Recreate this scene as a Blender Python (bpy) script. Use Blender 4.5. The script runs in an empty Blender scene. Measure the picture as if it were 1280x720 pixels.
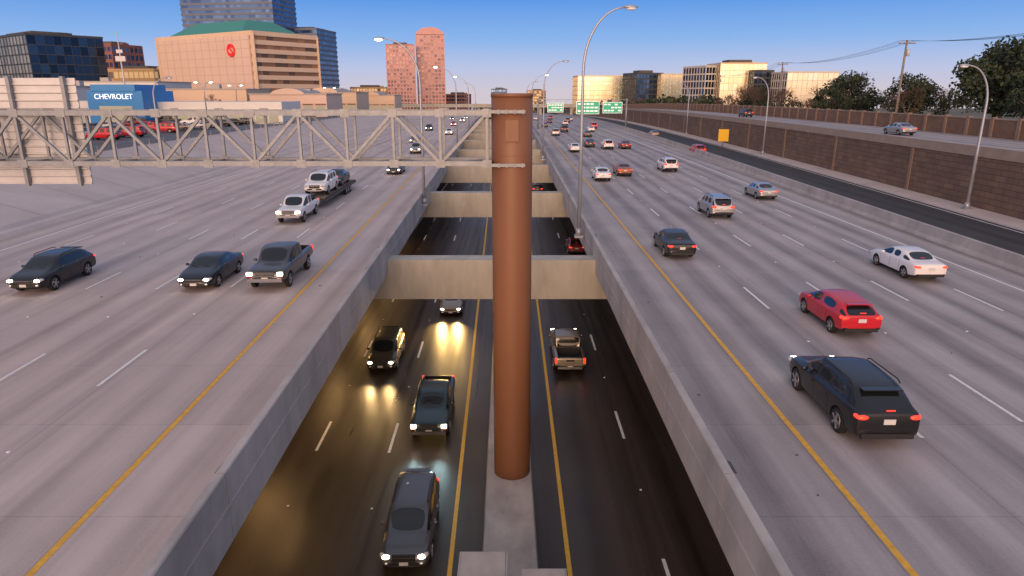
import bpy, math, random, bmesh
from mathutils import Vector, Matrix
random.seed(7)
R=math.radians
S=bpy.context.scene
COL=S.collection

# ------------------------------------------------------------ materials
def nt(m):
    m.use_nodes=True
    return m.node_tree.nodes, m.node_tree.links
def mat(name,col,rough=.6,metal=0,var=0,scale=2.0,emit=None,es=0,coat=0,bump=0,spec=None,bscale=None,stretch=None):
    m=bpy.data.materials.new(name); n,l=nt(m); b=n['Principled BSDF']
    b.inputs['Base Color'].default_value=(*col,1); b.inputs['Roughness'].default_value=rough
    b.inputs['Metallic'].default_value=metal; b.inputs['Coat Weight'].default_value=coat
    if spec is not None: b.inputs['Specular IOR Level'].default_value=spec
    if emit: b.inputs['Emission Color'].default_value=(*emit,1); b.inputs['Emission Strength'].default_value=es
    if var or bump:
        tc=n.new('ShaderNodeTexCoord'); mp=n.new('ShaderNodeMapping'); l.new(tc.outputs['Object'],mp.inputs[0])
        if stretch: mp.inputs['Scale'].default_value=stretch
        ns=n.new('ShaderNodeTexNoise'); ns.inputs['Scale'].default_value=scale; ns.inputs['Detail'].default_value=8; ns.inputs['Roughness'].default_value=.65
        l.new(mp.outputs[0],ns.inputs['Vector'])
        if var:
            cr=n.new('ShaderNodeValToRGB'); cr.color_ramp.elements[0].position=.3; cr.color_ramp.elements[1].position=.7
            cr.color_ramp.elements[0].color=(*[c*(1-var) for c in col],1); cr.color_ramp.elements[1].color=(*[min(1,c*(1+var)) for c in col],1)
            l.new(ns.outputs[0],cr.inputs[0]); l.new(cr.outputs[0],b.inputs['Base Color'])
        if bump:
            n2=n.new('ShaderNodeTexNoise'); n2.inputs['Scale'].default_value=bscale or scale*8; n2.inputs['Detail'].default_value=5
            l.new(mp.outputs[0],n2.inputs['Vector'])
            bp=n.new('ShaderNodeBump'); bp.inputs['Strength'].default_value=bump; bp.inputs['Distance'].default_value=.02
            l.new(n2.outputs[0],bp.inputs['Height']); l.new(bp.outputs[0],b.inputs['Normal'])
    return m

def road_mat(name,col,rough,drift,phase,track,joint,noise_amt,spec=.5,patch=.1):
    m=bpy.data.materials.new(name); n,l=nt(m); b=n['Principled BSDF']
    b.inputs['Roughness'].default_value=rough; b.inputs['Specular IOR Level'].default_value=spec
    tc=n.new('ShaderNodeTexCoord'); sp=n.new('ShaderNodeSeparateXYZ'); l.new(tc.outputs['Object'],sp.inputs[0])
    def M(op,a,bb=None,clamp=False):
        q=n.new('ShaderNodeMath'); q.operation=op; q.use_clamp=clamp
        for i,v in enumerate((a,bb)):
            if v is None: continue
            if isinstance(v,(int,float)): q.inputs[i].default_value=v
            else: l.new(v,q.inputs[i])
        return q.outputs[0]
    x=M('ADD',sp.outputs[0],M('MULTIPLY',M('SUBTRACT',sp.outputs[1],12),drift))
    ph=M('MULTIPLY',M('SUBTRACT',x,phase),2*math.pi/1.825)
    def noise(sc,vec_scale,det=6):
        mp=n.new('ShaderNodeMapping'); mp.inputs['Scale'].default_value=vec_scale; l.new(tc.outputs['Object'],mp.inputs[0])
        q=n.new('ShaderNodeTexNoise'); q.inputs['Scale'].default_value=sc; q.inputs['Detail'].default_value=det; q.inputs['Roughness'].default_value=.6
        l.new(mp.outputs[0],q.inputs['Vector']); return q.outputs[0]
    tr=M('MULTIPLY',M('MULTIPLY',M('COSINE',ph),-track),M('MULTIPLY',noise(.3,(1,.15,1),3),2.0))
    oil=M('MULTIPLY',M('POWER',M('ABSOLUTE',M('SINE',M('MULTIPLY',M('SUBTRACT',x,phase),math.pi/3.65))),10),-track*1.6)
    streak=M('MULTIPLY',M('SUBTRACT',noise(1.0,(2.2,.045,1)),.5),noise_amt*2.8)
    streak2=M('MULTIPLY',M('SUBTRACT',noise(1.0,(.5,.02,1)),.5),noise_amt*2.4)
    blot=M('MULTIPLY',M('SUBTRACT',noise(.35,(1,.6,1),8),.5),noise_amt*2.4)
    fine=M('MULTIPLY',M('SUBTRACT',noise(14,(1,1,1),4),.5),noise_amt*1.3)
    spots=M('MULTIPLY',M('GREATER_THAN',noise(1.6,(1,.7,1),3),.74),-.10)
    px=M('FLOOR',M('DIVIDE',M('SUBTRACT',x,phase),3.65)); py=M('FLOOR',M('DIVIDE',sp.outputs[1],joint*4))
    wn=n.new('ShaderNodeTexWhiteNoise'); wn.noise_dimensions='2D'; cb=n.new('ShaderNodeCombineXYZ'); l.new(px,cb.inputs[0]); l.new(py,cb.inputs[1]); l.new(cb.outputs[0],wn.inputs['Vector'])
    pan=M('MULTIPLY',M('SUBTRACT',wn.outputs['Value'],.5),patch)
    fr=M('FRACT',M('DIVIDE',sp.outputs[1],joint)); jl=M('MULTIPLY',M('LESS_THAN',fr,.035/joint),-.16)
    fx=M('FRACT',M('DIVIDE',M('SUBTRACT',x,phase-.12),3.65)); jx=M('MULTIPLY',M('LESS_THAN',fx,.008),-.25)
    s=M('ADD',1.0,tr)
    for q in (oil,streak,streak2,blot,fine,spots,pan,jl,jx): s=M('ADD',s,q)
    mx=n.new('ShaderNodeVectorMath'); mx.operation='SCALE'; mx.inputs[0].default_value=col; l.new(s,mx.inputs['Scale'])
    l.new(mx.outputs[0],b.inputs['Base Color'])
    bp=n.new('ShaderNodeBump'); bp.inputs['Strength'].default_value=.25; bp.inputs['Distance'].default_value=.01
    l.new(noise(40,(1,1,1),3),bp.inputs['Height']); l.new(bp.outputs[0],b.inputs['Normal'])
    rr=M('ADD',rough,M('MULTIPLY',streak,.6)); l.new(rr,b.inputs['Roughness'])
    return m

def brick_mat(name,c1,c2,mortar,w,h,axis='Y',rough=.85,ms=.02):
    m=bpy.data.materials.new(name); n,l=nt(m); b=n['Principled BSDF']; b.inputs['Roughness'].default_value=rough
    tc=n.new('ShaderNodeTexCoord'); sp=n.new('ShaderNodeSeparateXYZ'); l.new(tc.outputs['Object'],sp.inputs[0])
    cb=n.new('ShaderNodeCombineXYZ'); l.new(sp.outputs[1 if axis=='Y' else 0],cb.inputs[0]); l.new(sp.outputs[2],cb.inputs[1])
    br=n.new('ShaderNodeTexBrick'); l.new(cb.outputs[0],br.inputs['Vector']); br.inputs['Scale'].default_value=1
    br.inputs['Color1'].default_value=(*c1,1); br.inputs['Color2'].default_value=(*c2,1); br.inputs['Mortar'].default_value=(*mortar,1)
    br.inputs['Brick Width'].default_value=w; br.inputs['Row Height'].default_value=h; br.inputs['Mortar Size'].default_value=ms
    ns=n.new('ShaderNodeTexNoise'); ns.inputs['Scale'].default_value=.5; ns.inputs['Detail'].default_value=8; l.new(tc.outputs['Object'],ns.inputs['Vector'])
    cr=n.new('ShaderNodeValToRGB'); cr.color_ramp.elements[0].position=.3; cr.color_ramp.elements[0].color=(.72,.72,.72,1); cr.color_ramp.elements[1].position=.7
    l.new(ns.outputs[0],cr.inputs[0])
    mx=n.new('ShaderNodeVectorMath'); mx.operation='MULTIPLY'; l.new(br.outputs[0],mx.inputs[0]); l.new(cr.outputs[0],mx.inputs[1]); l.new(mx.outputs[0],b.inputs['Base Color'])
    bp=n.new('ShaderNodeBump'); bp.inputs['Strength'].default_value=.6; bp.inputs['Distance'].default_value=.03; l.new(br.outputs['Fac'],bp.inputs['Height']); bp.invert=True
    l.new(bp.outputs[0],b.inputs['Normal'])
    return m

# ------------------------------------------------------------ mesh builder
class MB:
    def __init__(s): s.v=[];s.f=[];s.m=[];s.s=[]
    def add(s,vs,fs,mi=0,sm=False,M=None):
        o=len(s.v)
        for p in vs: s.v.append(tuple(M@Vector(p)) if M else tuple(p))
        for f in fs: s.f.append([i+o for i in f]); s.m.append(mi); s.s.append(sm)
    def box(s,c,d,mi=0,M=None,taper=1.0):
        x,y,z=c; a,b,h=d[0]/2,d[1]/2,d[2]/2; t=taper
        vs=[(x-a,y-b,z-h),(x+a,y-b,z-h),(x+a,y+b,z-h),(x-a,y+b,z-h),(x-a*t,y-b*t,z+h),(x+a*t,y-b*t,z+h),(x+a*t,y+b*t,z+h),(x-a*t,y+b*t,z+h)]
        s.add(vs,[(0,3,2,1),(4,5,6,7),(0,1,5,4),(1,2,6,5),(2,3,7,6),(3,0,4,7)],mi,False,M)
    def ell(s,c,r,mi=0,M=None,nu=10,nv=7):
        vs=[];fs=[]
        for j in range(nv+1):
            t=math.pi*j/nv
            for i in range(nu):
                p=2*math.pi*i/nu
                vs.append((c[0]+r[0]*math.sin(t)*math.cos(p),c[1]+r[1]*math.sin(t)*math.sin(p),c[2]+r[2]*math.cos(t)))
        for j in range(nv):
            for i in range(nu):
                fs.append((j*nu+i,(j+1)*nu+i,(j+1)*nu+(i+1)%nu,j*nu+(i+1)%nu))
        s.add(vs,fs,mi,True,M)
    def tube(s,pts,rad,mi=0,n=8,cap=True,sm=True,M=None):
        pts=[Vector(p) for p in pts]
        if not isinstance(rad,(list,tuple)): rad=[rad]*len(pts)
        vs=[];fs=[]
        d0=(pts[1]-pts[0]).normalized(); up=Vector((0,0,1)) if abs(d0.z)<.9 else Vector((1,0,0))
        for k,p in enumerate(pts):
            d=(pts[min(k+1,len(pts)-1)]-pts[max(k-1,0)]).normalized()
            a=d.cross(up); 
            if a.length<1e-4: a=d.cross(Vector((0,1,0)))
            a.normalize(); b=d.cross(a).normalized()
            for i in range(n):
                t=2*math.pi*(i+.5)/n
                vs.append(p+a*math.cos(t)*rad[k]+b*math.sin(t)*rad[k])
        for k in range(len(pts)-1):
            for i in range(n):
                fs.append((k*n+i,k*n+(i+1)%n,(k+1)*n+(i+1)%n,(k+1)*n+i))
        if cap:
            fs.append(list(range(n))[::-1]); fs.append([(len(pts)-1)*n+i for i in range(n)])
        s.add(vs,fs,mi,sm,M)
    def obj(s,name,mats,parent=None,loc=None,rot=None,recalc=False):
        me=bpy.data.meshes.new(name); me.from_pydata(s.v,[],s.f); me.update()
        for m in mats: me.materials.append(m)
        me.polygons.foreach_set('material_index',s.m); me.polygons.foreach_set('use_smooth',s.s)
        if recalc:
            bm=bmesh.new(); bm.from_mesh(me); bmesh.ops.recalc_face_normals(bm,faces=bm.faces); bm.to_mesh(me); bm.free()
        ob=bpy.data.objects.new(name,me); COL.objects.link(ob)
        if parent: ob.parent=parent
        if loc: ob.location=loc
        if rot is not None: ob.rotation_euler=(0,0,rot)
        return ob

def prof(Y):
    if Y<80: return 0.0
    if Y<400: return -.025/640*(Y-80)**2
    return -4-.025*(Y-400)
def dL(Y): return -.027*(Y-12)
def frange(a,b,st):
    o=[];x=a
    while x<b-1e-6: o.append(x); x+=st
    o.append(b); return o
YS=frange(-60,80,20)+frange(100,400,20)+frange(440,900,60)
def loft(mb,path,sec,ys,mi=0,closed=True,sm=False):
    vs=[];fs=[];n=len(sec)
    for Y in ys:
        x=path(Y); z=prof(Y)
        for q in sec: vs.append((x+q[0],Y,z+q[1]))
    rng=n if closed else n-1
    for k in range(len(ys)-1):
        for i in range(rng):
            fs.append((k*n+i,k*n+(i+1)%n,(k+1)*n+(i+1)%n,(k+1)*n+i))
    if closed:
        fs.append(list(range(n))[::-1]); fs.append([(len(ys)-1)*n+i for i in range(n)])
    mb.add(vs,fs,mi,sm)
def band(mb,fa,fb,z,ys,mi=0):
    vs=[];fs=[]
    for Y in ys:
        vs+= [(fa(Y),Y,prof(Y)+z),(fb(Y),Y,prof(Y)+z)]
    for k in range(len(ys)-1): fs.append((2*k,2*k+1,2*k+3,2*k+2))
    mb.add(vs,fs,mi)

# ------------------------------------------------------------ paths
LI=lambda Y:-6.9+dL(Y)
LO=lambda Y:-34.6+dL(Y)
RI=lambda Y:5.15
RO=lambda Y:28.5+.02*(Y-36)
RW=lambda Y:40.5+.03*(Y-50)

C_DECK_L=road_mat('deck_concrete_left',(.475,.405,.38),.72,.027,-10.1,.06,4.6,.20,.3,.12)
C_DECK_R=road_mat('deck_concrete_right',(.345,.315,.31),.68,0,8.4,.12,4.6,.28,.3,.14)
C_ASPH=road_mat('asphalt_lower',(.048,.036,.027),.40,0,-2.15,.12,60,.4,.4,.14)
C_RAMP=road_mat('asphalt_ramp',(.05,.05,.055),.8,0,29.5,.08,50,.3,.3,.1)
C_CONC=mat('barrier_concrete',(.40,.37,.345),.8,var=.26,scale=.9,bump=.35,stretch=(1,.5,.35))
C_BEAM=mat('beam_concrete',(.40,.385,.33),.8,var=.2,scale=.8,bump=.25,stretch=(1,1,.3))
C_SLOPE=mat('slope_concrete',(.52,.45,.42),.85,var=.13,scale=.25,bump=.2)
C_WHITE=mat('paint_white',(.75,.75,.73),.6,var=.18,scale=6)
C_YEL=mat('paint_yellow',(.70,.38,.04),.6,var=.2,scale=5)
C_YELD=mat('paint_yellow_lower',(.75,.42,.04),.6,var=.15,scale=5)
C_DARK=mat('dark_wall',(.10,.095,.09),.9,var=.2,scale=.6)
C_JOINT=mat('joint_line',(.27,.24,.23),.9)
C_GRASS=mat('dry_ground',(.13,.12,.075),.95,var=.4,scale=.08)
C_LOT=mat('parking_asphalt',(.12,.12,.125),.9,var=.25,scale=.15)
C_BROWN=mat('column_brown',(.20,.088,.042),.5,var=.13,scale=.6,bump=.12,bscale=30,stretch=(1,1,.18))
C_GALV=mat('galvanised_steel',(.25,.27,.29),.5,metal=.3,var=.2,scale=3)
C_PANEL=mat('aluminium_panel',(.55,.55,.56),.5,metal=.1,var=.08,scale=2)

# ------------------------------------------------------------ ground
mb=MB()
ys=frange(-60,80,20)+frange(100,400,20)+frange(440,900,60)+[1200,1600,2200,3200,5000,8000]
yn=[y for y in ys if y<=900]
far=lambda X:(lambda Y:X)
band(mb,far(-4000),lambda Y:-45.9+dL(Y),3.0,yn,0)
band(mb,lambda Y:52+.03*Y,far(4000),4.72,yn,0)
yf=[y for y in ys if y>=900]
band(mb,far(-6000),far(6000),.0,yf,0)
mb.add([(-4000,900,prof(900)-12),(4000,900,prof(900)-12),(4000,900,prof(900)+4.7),(-4000,900,prof(900)+3)],[(0,1,2,3)],0)
mb.obj('ground',[C_GRASS])
mb=MB()
band(mb,lambda Y:-150,lambda Y:-46.5+dL(Y),3.006,[y for y in yn if y<=400],0)
mb.obj('parking_lot_pavement',[C_LOT])

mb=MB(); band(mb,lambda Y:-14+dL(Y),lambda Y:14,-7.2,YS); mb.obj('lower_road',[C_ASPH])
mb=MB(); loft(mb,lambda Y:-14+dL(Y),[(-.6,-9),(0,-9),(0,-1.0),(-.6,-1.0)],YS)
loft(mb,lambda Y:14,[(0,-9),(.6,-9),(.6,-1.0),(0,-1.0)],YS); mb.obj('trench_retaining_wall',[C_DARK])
mb=MB(); loft(mb,lambda Y:-.027*.35*(Y-12),[(-1.05,-7.3),(-.98,-6.75),(-.93,-6.7),(.97,-6.7),(1.02,-6.75),(1.10,-7.3)],YS)
mb.obj('concrete_median',[C_CONC])

def deck(name,fa,fb,m):
    mb=MB();vs=[];fs=[]
    for Y in YS:
        z=prof(Y); a,b=fa(Y),fb(Y)
        vs+=[(a,Y,z-1.0),(b,Y,z-1.0),(b,Y,z),(a,Y,z)]
    for k in range(len(YS)-1):
        for i in range(4): fs.append((k*4+i,k*4+(i+1)%4,(k+1)*4+(i+1)%4,(k+1)*4+i))
    fs.append((3,2,1,0)); e=4*(len(YS)-1); fs.append((e,e+1,e+2,e+3))
    mb.add(vs,fs); return mb.obj(name,[m])
deck('elevated_road',LO,lambda Y:LI(Y)-.02,C_DECK_L)
deck('elevated_road',lambda Y:RI(Y)+.02,RO,C_DECK_R)
def parapet(name,path,sgn,ya,yb,seg,mt,full=True):
    mb=MB(); y=ya
    if full: sec=[(0,-1.05),(sgn*.10,-1.05),(sgn*.10,.002),(sgn*.46,.004),(sgn*.44,.09),(sgn*.31,.30),(sgn*.25,.80),(sgn*.22,.83),(sgn*.03,.83),(0,.80)]
    else: sec=[(-.32,.004),(.32,.004),(.30,.09),(.18,.30),(.12,.90),(-.12,.90),(-.18,.30),(-.30,.09)]
    while y<yb:
        e=min(y+seg-.04,yb)
        st=[y]+[q for q in YS if y+.1<q<e-.1]+[e]
        loft(mb,path,sec,st); y+=seg
    return mb.obj(name,[mt],recalc=True)
parapet('concrete_parapet',LI,-1,-60,620,6.2,C_CONC)
parapet('concrete_parapet',RI,1,-60,620,6.2,C_CONC)
parapet('concrete_barrier',lambda Y:RO(Y)+.1,1,-60,620,9.2,C_CONC,False)
mb=MB()
loft(mb,LI,[(.0,-.10),(.03,-.10),(.03,-.04),(.0,-.04)],[y for y in YS if y<420]); loft(mb,RI,[(-.03,-.10),(0,-.10),(0,-.04),(-.03,-.04)],[y for y in YS if y<420])
mb.obj('fascia_drip_edge',[C_CONC],recalc=True)
mb=MB()
for i,Yb in enumerate([40.7,69.3,96.8,124,151,178,205,232,262,292,325]):
    z=prof(Yb); x0=-13.9+dL(Yb); x1=13.95
    mb.box(((x0+x1)/2,Yb,z-1.45),(x1-x0,1.3,2.5))
mb.obj('cross_beam',[C_BEAM])
mb=MB()
for y in frange(-50,320,2.6*3):
    mb.box((-10.6+dL(y),y,prof(y)-1.35),(6.2,.6,.68)); mb.box((9.7,y,prof(y)-1.35),(8.0,.6,.68))
mb.obj('deck_girders',[C_BEAM])

# markings
mb=MB(); Z=.006
def line(path,w,z,ya,yb,mi): band(mb,lambda Y:path(Y)-w/2,lambda Y:path(Y)+w/2,z,[ya]+[q for q in YS if ya<q<yb]+[yb],mi)
def dashes(path,w,z,off,yb,mi,ln=3.05,sp=12.2):
    y=off
    while y<yb:
        band(mb,lambda Y:path(Y)-w/2,lambda Y:path(Y)+w/2,z,[y,y+ln],mi)
        if y<110: 
            yy=y+ln+(sp-ln)/2; mb.box((path(yy),yy,prof(yy)+z+.01),(.10,.10,.02),mi,taper=.7)
        y+=sp
line(lambda Y:-10.1+dL(Y),.17,Z,-60,700,1)
line(lambda Y:8.42,.17,Z,-60,700,1)
line(lambda Y:-31.8+dL(Y),.15,Z,-60,600,0)
line(lambda Y:26.0,.15,Z,-60,600,0)
for x,o in ((-14.0,21.2),(-17.7,20.8),(-21.3,33.0),(-25.0,36),(-28.6,31)):
    dashes(lambda Y,x=x:x+dL(Y),.13,Z,o-5*12.2,420,0,3.4)
for x,o in ((12.0,29.8),(15.65,18.6),(19.2,31.0),(22.7,29.5)):
    dashes(lambda Y,x=x:x,.13,Z,o-5*12.2,420,0,3.6)
mb.obj('lane_markings',[C_WHITE,C_YEL])
mb=MB(); Z=-7.194
line(lambda Y:-2.15-.016*(Y-12),.17,Z,-60,400,1)
line(lambda Y:2.12,.17,Z,-60,400,1)
for x,o in ((-5.7,29.2),(-9.3,29.4)): dashes(lambda Y,x=x:x-.018*(Y-12),.14,Z,o-5*12.2,330,0)
for x,o in ((5.7,30.6),(9.3,30.6)): dashes(lambda Y,x=x:x,.14,Z,o-5*12.2,330,0)
line(lambda Y:-12.6,.14,Z,-60,400,0); line(lambda Y:12.6,.14,Z,-60,400,0)
mb.obj('lane_markings',[C_WHITE,C_YELD])
mb=MB(); rr=random.Random(3)
for i in range(22):
    x=rr.choice((rr.uniform(5.9,8.1),rr.uniform(-9.6,-7.8),rr.uniform(9,25),rr.uniform(-30,-11))); y=rr.uniform(13,60); s=rr.uniform(.02,.06)
    if x<0: x+=dL(y)
    Mx=Matrix.Translation((x,y,.02))@Matrix.Rotation(rr.random()*3,4,'Z'); mb.box((0,0,0),(s*2,s,.03),0,Mx,.6)
mb.obj('road_debris',[C_DARK])
mb=MB()
for y in frange(16,140,30.6):
    mb.box((5.82,y,prof(y)+.008),(.3,.6,.008)); mb.box((LI(y)-.72,y,prof(y)+.008),(.3,.6,.008))
mb.obj('drain_grates',[C_DARK])

mb=MB()
loft(mb,LO,[(0,.0),(-.25,.16),(-.9,.18),(-1.2,.42),(-9.9,3.0),(-10.6,3.08),(-11.4,3.08),(-11.6,2.6)],YS,0,closed=False)
mb.obj('concrete_embankment',[C_SLOPE])
mb=MB()
for y in frange(-50,260,7.3):
    a=Vector((LO(y)-1.2,y,prof(y)+.43)); b=Vector((LO(y)-9.9,y,prof(y)+3.012))
    mb.add([a+Vector((0,-.025,0)),a+Vector((0,.025,0)),b+Vector((0,.025,0)),b+Vector((0,-.025,0))],[(0,1,2,3)])
mb.obj('embankment_joints',[C_JOINT])
mb=MB()
for y in frange(-50,300,4):
    mb.box((LO(y)-10.9,y,prof(y)+3.45),(.12,.12,.8))
for dz in (3.5,3.75):
    loft(mb,lambda Y:LO(Y)-10.8,[(-.03,dz-.06),(.03,dz-.06),(.03,dz+.06),(-.03,dz+.06)],[y for y in YS if y<=300])
mb.obj('guard_rail',[C_GALV])

# right ramp, wall, frontage
mb=MB(); band(mb,lambda Y:RO(Y)+.2,lambda Y:RW(Y)-2.3,-.25,YS); mb.obj('exit_ramp_road',[C_RAMP])
mb=MB(); line(lambda Y:RW(Y)-2.9,.14,-.244,-60,500,0); line(lambda Y:RO(Y)+1.6,.14,-.244,-60,500,0); mb.obj('lane_markings',[C_WHITE])
mb=MB(); loft(mb,RW,[(-2.4,-.4),(-2.3,-.12),(-2.1,-.1),(0,-.02),(.2,-.4)],YS); mb.obj('concrete_gutter',[C_SLOPE])
C_STONE=brick_mat('wall_stone',(.25,.155,.10),(.185,.118,.078),(.11,.075,.05),1.5,.5,ms=.03)
C_FENCE=brick_mat('fence_block',(.27,.155,.095),(.23,.13,.08),(.18,.11,.07),.8,.3,ms=.012)
C_CAP=mat('wall_cap',(.33,.25,.19),.8,var=.14,scale=1)
C_PIL=mat('pilaster_block',(.25,.17,.12),.85,var=.15,scale=1.5)
mb=MB(); loft(mb,RW,[(0,-.5),(.5,-.5),(.5,4.3),(0,4.3)],YS,0)
loft(mb,RW,[(-.08,4.3),(.42,4.3),(.40,5.15),(.02,5.15)],YS,1)
for y in frange(-56,420,18.0): mb.box((RW(y)-.03,y,prof(y)+1.9),(.14,.45,4.78),2)
mb.obj('retaining_wall',[C_STONE,C_CAP,C_PIL],recalc=True)
mb=MB(); band(mb,lambda Y:RW(Y)+.4,lambda Y:52.5+.03*Y,4.73,YS); mb.obj('frontage_road',[C_DECK_R])
FN=lambda Y:52.6+.03*Y
mb=MB(); loft(mb,FN,[(0,4.6),(.25,4.6),(.25,6.7),(0,6.7)],YS,0); loft(mb,FN,[(-.06,6.7),(.31,6.7),(.31,6.85),(-.06,6.85)],YS,1)
for y in frange(-56,460,4.5): mb.box((FN(y)+.1,y,prof(y)+5.8),(.5,.5,2.3),2)
mb.obj('noise_barrier_fence',[C_FENCE,C_CAP,C_PIL],recalc=True)

# ------------------------------------------------------------ column + truss
CY=26.8
e=bpy.data.objects.new('sign_gantry',None); COL.objects.link(e)
mb=MB()
N=48
mb.tube([(0,CY,-7.0),(0,CY,-6.2),(0,CY,6.95),(0,CY,9.62)],[.80,.80,.80,.80],0,N)
for z in (-2.4,2.2,7.35): mb.tube([(0,CY,z),(0,CY,z+.02)],[.804,.804],0,N)
mb.tube([(0,CY,9.52),(0,CY,9.66)],[.82,.82],0,N)
mb.box((0,CY-.62,8.3),(.5,.46,.8),0)
for z in (7.02,9.0):
    for dy in (-.86,.86): mb.box((-.15,CY+dy,z),(1.3,.08,.12),1)
    mb.box((-.92,CY,z),(.10,1.8,.22),1)
    for dx in (-.5,-.2,.1,.4): mb.box((dx,CY-.92,z),(.06,.08,.16),1)
mb.obj('column',[C_BROWN,C_GALV,C_DARK],e)
mb=MB(); x0,x1=-40.0,-.95; zt,zb=8.95,7.08; ya,yb=CY-.75,CY+.75
for y in (ya,yb):
    for z in (zt,zb): mb.box(((x0+x1)/2,y,z),(x1-x0,.18,.18))
n=22; st=(x1-x0)/n
def bar(p,q,r=.05): mb.tube([p,q],r,0,4,sm=False)
for i in range(n+1):
    x=x1-i*st
    for y in (ya,yb): bar((x,y,zb),(x,y,zt),.065)
    bar((x,ya,zt),(x,yb,zt),.055); bar((x,ya,zb),(x,yb,zb),.055)
    if i<n:
        xm=x-st
        for y in (ya,yb):
            if i%2: bar((x,y,zb),(xm,y,zt),.075)
            else: bar((x,y,zt),(xm,y,zb),.075)
        bar((x,ya if i%2 else yb,zt),(xm,yb if i%2 else ya,zt),.04); bar((x,ya if i%2 else yb,zb),(xm,yb if i%2 else ya,zb),.045)
        for y in (ya,yb):
            for z in (zt,zb): mb.box((x,y-.10,z),(.34,.02,.30))
mb.obj('truss',[C_GALV],e)
mb=MB()
for y in (ya,yb): mb.tube([(-40,y,2.0),(-40,y,9.4)],.22,0,12)
mb.obj('end_posts',[C_GALV],e)
mb=MB(); sy=yb+.35; a,b2=-26.0,-17.35
k=14; zz0,zz1=6.05,10.25; hh=(zz1-zz0)/k
for i in range(k):
    z=zz0+hh*(i+.5); mb.box(((a+b2)/2,sy,z),(b2-a,.06,hh-.012)); mb.box(((a+b2)/2,sy-.06,z-hh*.33),(b2-a,.06,.045),0)
for x in (-25.4,-22.4,-19.9,-17.75): mb.box((x,sy-.17,(zz0+zz1)/2),(.14,.16,zz1-zz0+.1),1); 
mb.box(((a+b2)/2,sy+.04,(zz0+zz1)/2),(b2-a-.05,.02,zz1-zz0-.02),2)
mb.obj('highway_sign_panel',[C_PANEL,C_GALV,mat('sign_green',(.01,.16,.07),.5)],e)

mb=MB(); mb.box((-.95,18.4,-6.2),(1.6,1.5,2.2)); mb.box((-.95,18.4,-5.08),(1.5,1.4,.05),taper=.97); mb.obj('concrete_pedestal',[C_CONC])
mb=MB(); mb.box((1.05,17.8,-6.35),(1.45,1.4,2.2)); mb.box((1.05,17.8,-5.23),(1.36,1.3,.05),taper=.97); mb.obj('concrete_pedestal',[C_CONC])

# ------------------------------------------------------------ lamps
C_LAMPON=mat('lamp_lit',(1,.9,.8),.4,emit=(1,.82,.6),es=20)
C_POLE=mat('lamp_pole_steel',(.36,.39,.43),.4,metal=.4,var=.08,scale=2)
C_LENS=mat('lamp_lens',(.7,.75,.8),.2)
def lamp(x,y,zb,h,reach,side,lit=False,dbl=False):
    mb=MB(); z0=prof(y)+zb
    mb.tube([(x,y,z0),(x,y,z0+.5)],[.24,.2],0,10); mb.box((x,y,z0-.05),(.6,.6,.16),0)
    for sd in ([side,-side] if dbl else [side]):
        pts=[(x,y,z0+.4),(x,y,z0+h*.45),(x,y,z0+h*.74)]; rd=[.15,.12,.10]
        for i in range(1,11):
            t=i/10*math.pi/2; pts.append((x+sd*reach*(1-math.cos(t)),y,z0+h*.74+h*.26*math.sin(t))); rd.append(.10-.005*i)
        mb.tube(pts,rd,0,8)
        hx=x+sd*(reach+.35)
        mb.ell((hx,y,z0+h+.02),(.5,.2,.12),0); mb.ell((hx+sd*.05,y,z0+h-.06),(.36,.18,.13),1)
    mb.obj('street_lamp',[C_POLE,C_LAMPON if lit else C_LENS])
lamp(4.75,47,-.1,15.1,2.6,1)
lamp(4.75,104,-.1,14.2,2.8,1); lamp(4.75,165,-.1,14,3,1,True); lamp(4.75,230,-.1,14,3,1); 
lamp(-8.0,61,-.1,14.2,3.0,-1,True); lamp(-9.6,120,-.1,14,3,-1,True); lamp(-11.2,180,-.1,14,3,-1,True);lamp(-13.1,250,-.1,14,3,-1)
lamp(RW(58)-1.2,58,0,11.8,2.0,-1); lamp(RW(112)-1.2,112,0,12,2,-1); lamp(RW(170)-1,170,0,12,2,-1)
lamp(LO(88)-10.6,92,3,8.5,2,1)
for x,y,h in ((-66,150,9),(-75,190,9),(-60,230,9),(-85,125,8)): lamp(x,y,3,h,1.2,1,True,True)

C_WOOD=mat('pole_wood',(.22,.19,.16),.85,var=.2,scale=3)
def upole(x,y,z,h):
    mb=MB(); z+=prof(y)
    mb.tube([(x,y,z),(x,y,z+h)],[.22,.14],0,8)
    mb.box((x,y-.18,z+h-.5),(2.6,.14,.16)); 
    for dx in (-1.2,-.5,.5,1.2): mb.tube([(x+dx,y-.18,z+h-.42),(x+dx,y-.18,z+h-.1)],.07,1,6)
    mb.tube([(x+.35,y-.2,z+h-2.4),(x+.35,y-.2,z+h-1.4)],.24,1,8)
    mb.obj('utility_pole',[C_WOOD,C_PANEL]); return (x,y,z+h-.1)
P1=upole(62.0,112,4.7,12.9); P2=upole(67,175,4.7,12.5); P3=upole(61,60,4.7,13.0); P0=upole(74,250,4.7,12)
mb=MB()
def wire(a,b,sag):
    pts=[]
    for i in range(13):
        t=i/12; pts.append((a[0]+(b[0]-a[0])*t,a[1]+(b[1]-a[1])*t,a[2]+(b[2]-a[2])*t-sag*4*t*(1-t)))
    mb.tube(pts,.022,0,4)
for dx in (-1.2,-.5,.5,1.2):
    for A,B in ((P3,P1),(P1,P2),(P2,P0)): wire((A[0]+dx,A[1]-.18,A[2]),(B[0]+dx,B[1]-.18,B[2]),1.2)
mb.obj('power_lines',[mat('wire',(.03,.03,.03),.6)])

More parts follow.
